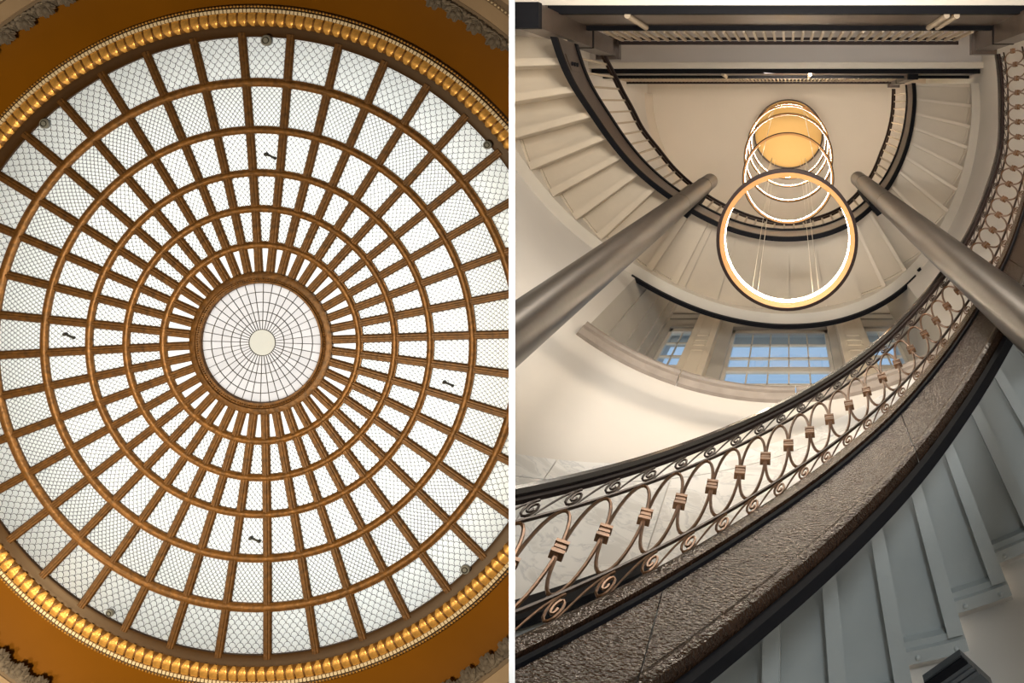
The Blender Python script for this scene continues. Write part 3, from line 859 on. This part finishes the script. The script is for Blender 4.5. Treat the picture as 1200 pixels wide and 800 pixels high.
newel(-262, -105, 12, .85, 1.235, 'dark square newel post at the left end of the nearer landing')
newel(264, -106, 12, .88, 1.15, 'dark square newel post at the right end of the nearer landing')
newel(247, -91, 9, 1.69, 2.0, 'dark square newel post at the right end of the farther landing')

# ---- columns
def column(x, y, z0, z1, label):
    T = thing('column', W(x, y, z0), label, 'column')
    R = 13.6
    def cyl_seg(a, b, r0, r1=None, m_='column', nm='shaft'):
        bm = bmesh.new()
        r1 = r1 or r0
        sweep(bm, [[W(x + rr * math.cos(2 * pi * k / 40), y + rr * math.sin(2 * pi * k / 40), z) for k in range(40)] for rr, z in ((r0, a), (r1, b))])
        add(nm, bm, M[m_], T, 'R')
    cyl_seg(z0, 1.08, R); cyl_seg(1.0815, z1 - .12, R)
    cyl_seg(1.0795, 1.082, R - .4, nm='joint')
    cyl_seg(z1 - .12, z1 - .115, R + .5, nm='collar'); cyl_seg(z1 - .115, z1, R, R)
    cyl_seg(z1, z1 + .02, R, R * .6, nm='cap')
    return T
column(-138, 107, .30, 1.50, 'dark burnished steel column at the left, cut by the party wall')
column(125, 105, zf, 1.53, 'dark burnished steel column at the right, crossing the balustrade')
def bracket(a, b, m_, label, parentless=True):
    bm = bmesh.new()
    (t0, r0, z0), (t1, r1, z1) = a, b
    poly_prism(bm, [cyl(r0, t0, z0), cyl(r0, t1, z0), cyl(r1, t1, z0), cyl(r1, t0, z0)], [cyl(r0, t0, z1), cyl(r0, t1, z1), cyl(r1, t1, z1), cyl(r1, t0, z1)])
    # a stiffener rib down the middle
    tm = (t0 + t1) / 2
    poly_prism(bm, [cyl(r0 - 1.5, tm + .3, z0 + .005), cyl(r0 - 1.5, tm - .3, z0 + .005), cyl(r0 + .5, tm - .3, z0 + .005), cyl(r0 + .5, tm + .3, z0 + .005)],
               [cyl(r0 - 1.5, tm + .3, z1 - .005), cyl(r0 - 1.5, tm - .3, z1 - .005), cyl(r0 + .5, tm - .3, z1 - .005), cyl(r0 + .5, tm + .3, z1 - .005)])
    return tag(add('bracket', bm, M[m_], None, 'R', 0), label, 'bracket')
bracket((125.5, 236, 1.262), (123.6, 262, 1.475), 'black', 'black bracket tying the left column to the upper staircase')
bracket((57.3, 236, 1.31), (55.4, 262, 1.53), 'black', 'black bracket tying the right column to the upper staircase')
bracket((54.5, 236, .535), (49.5, 268, .548), 'black', 'black bracket under the near stringer beside the right column')

# ---- pendant rings and canopy
canopy_c = (924, 157); canopy_z = 2.30; cr = 39.5 * canopy_z
cc = pix(*canopy_c, canopy_z)
can = thing('ceiling_canopy', cc, 'round gold ceiling canopy from which the light rings hang', 'canopy')
bm = bmesh.new()
rows = []
for rr, h in ((.02, .004), (.9, .004), (.985, .002), (1.0, .01), (1.0, .03)):
    rows.append([cc + Vector((rr * cr * S * math.cos(2 * pi * k / 64), rr * cr * S * math.sin(2 * pi * k / 64), h * ZA)) for k in range(64)])
sweep(bm, rows); add('canopy_disc', bm, M['canopy'], can, 'R')
bm = bmesh.new()
tube(bm, [cc + Vector((1.005 * cr * S * math.cos(2 * pi * k / 64), 1.005 * cr * S * math.sin(2 * pi * k / 64), .05)) for k in range(64)], .022, 6, loop=True)
add('canopy_rim', bm, M['bronze2'], can, 'R')
rings_ = [  # px centre, rx, z, band fractions, label
    (922.5, 281.2, 83.2, .85, .885, .952, .018, 'largest and lowest ring pendant light, gold with glowing inner face'),
    (923.6, 208.8, 54.0, 1.22, .938, .98, .010, 'second ring pendant light from the bottom, above the largest ring'),
    (924.0, 184.6, 52.5, 1.52, .95, .985, .009, 'third ring pendant light from the bottom'),
    (924.0, 171.0, 48.5, 1.80, .955, .985, .008, 'fourth ring pendant light from the bottom'),
    (924.0, 165.0, 45.0, 2.05, .955, .985, .008, 'topmost ring pendant light, just below the gold canopy')]
for px, py, r, z, fi, fm, hh, lab in rings_:
    c = pix(px, py, z); Rm = r * z * S
    T = thing('ring_pendant', c, lab, 'pendant light', None)
    def rg(f, h, n=72): return [c + Vector((f * Rm * math.cos(2 * pi * k / n), f * Rm * math.sin(2 * pi * k / n), h * ZA)) for k in range(n)]
    def band(prof, nm, m_):
        bm = bmesh.new(); cs = [rg(f, h) for f, h in prof]
        sweep(bm, [[q[k] for q in cs] for k in range(72)], loop=True); add(nm, bm, M[m_], T, 'R')
    band(((fi, 0), (fm, -.001), (fm, .003), (fi, .003)), 'ring_body', 'ringtan')
    band(((fm, -.0015), (1, -.0005), (1, hh), (fm, hh), (fm, .003)), 'ring_shell', 'ringdark')
    band(((fi, .0031), (fi + .004, .0031), (fi + .004, hh * .95), (fi, hh * .95)), 'led_strip', 'led')
    band(((fi, hh * .96), (fm, hh * .96), (fm, hh), (fi, hh)), 'top_cover', 'ringtan')
    f_ = (fi + fm) / 2
    for a in ((118, 123.5, 60, 66, 240, 300) if r > 80 else (125, 55, 240, 300)):
        aa = math.radians(a)
        p0 = c + Vector((f_ * Rm * math.cos(aa), f_ * Rm * math.sin(aa), hh * ZA))
        p1 = cc + Vector((.86 * cr * S * math.cos(aa), .86 * cr * S * math.sin(aa), .004 * ZA))
        bm = bmesh.new(); tube(bm, [p0, p1], .0032, 4); add('suspension_wire', bm, M['wire'], T, 'R')

# ---- wall handrail low on the left, dark box low on the right
def wh(t): return .500 + .0092 * (109.7 - t)
T = thing('wall_handrail', cyl(RW - 10, 108, wh(108)), 'black wall handrail glimpsed through the scrolls at lower left', 'handrail')
bm = bmesh.new()
sweep(bm, [[cyl(RW - 14, t, wh(t) - .022), cyl(RW - 7, t, wh(t) - .022), cyl(RW - 7, t, wh(t) + .002), cyl(RW - 14, t, wh(t) + .002)] for t in frange(118, 103.2, 16)])
add('rail', bm, M['black'], T, 'R')
for t in (113.5, 105.8):
    bm = bmesh.new(); tube(bm, [cyl(RW - 9, t, wh(t) - .02), cyl(RW - 5, t, wh(t) - .03), cyl(RW, t, wh(t) - .03)], .02, 6)
    add('rail_bracket', bm, M['black'], T, 'R')
q = .40
A, B, C = pix(1127, 769, q), pix(1083, 800, q), pix(1164, 803, q)
nrm = Vector((0, 0, 1))
T = thing('wall_box', A, 'dark grey metal box with black top edge on the wall at lower right', 'box')
bm = bmesh.new()
D = B + C - A
poly_prism(bm, [A, B, D, C], [p + Vector((0, 0, .05)) for p in (A, B, D, C)])
add('box_body', bm, M['darkgrey'], T, 'R', 0)
bm = bmesh.new()
e = (C - A).normalized() * .03
poly_prism(bm, [p + Vector((0, 0, -.012)) for p in (A, B, B + e, A + e)], [p + Vector((0, 0, .01)) for p in (A, B, B + e, A + e)])
add('box_edge', bm, M['black'], T, 'R', 0)
for f in (.38, .52):
    bm = bmesh.new()
    s0, s1 = A + (C - A) * f, B + (D - B) * f
    tube(bm, [s0, s1], .012, 5); add('box_seam', bm, M['darkgrey'], T, 'R')
# outlet dots on the right wall
for k, t in enumerate((56.6, 55.6)):
    bm = bmesh.new(); bmesh.ops.create_cone(bm, cap_ends=True, segments=12, radius1=.035, radius2=.03, depth=.05, matrix=Matrix.Translation(cyl(RW - 1, t, 1.365)) @ Matrix.Rotation(math.radians(t), 4, 'Z') @ Matrix.Rotation(pi / 2, 4, 'Y'))
    add('wall_socket', bm, M['black'], wall, 'R')
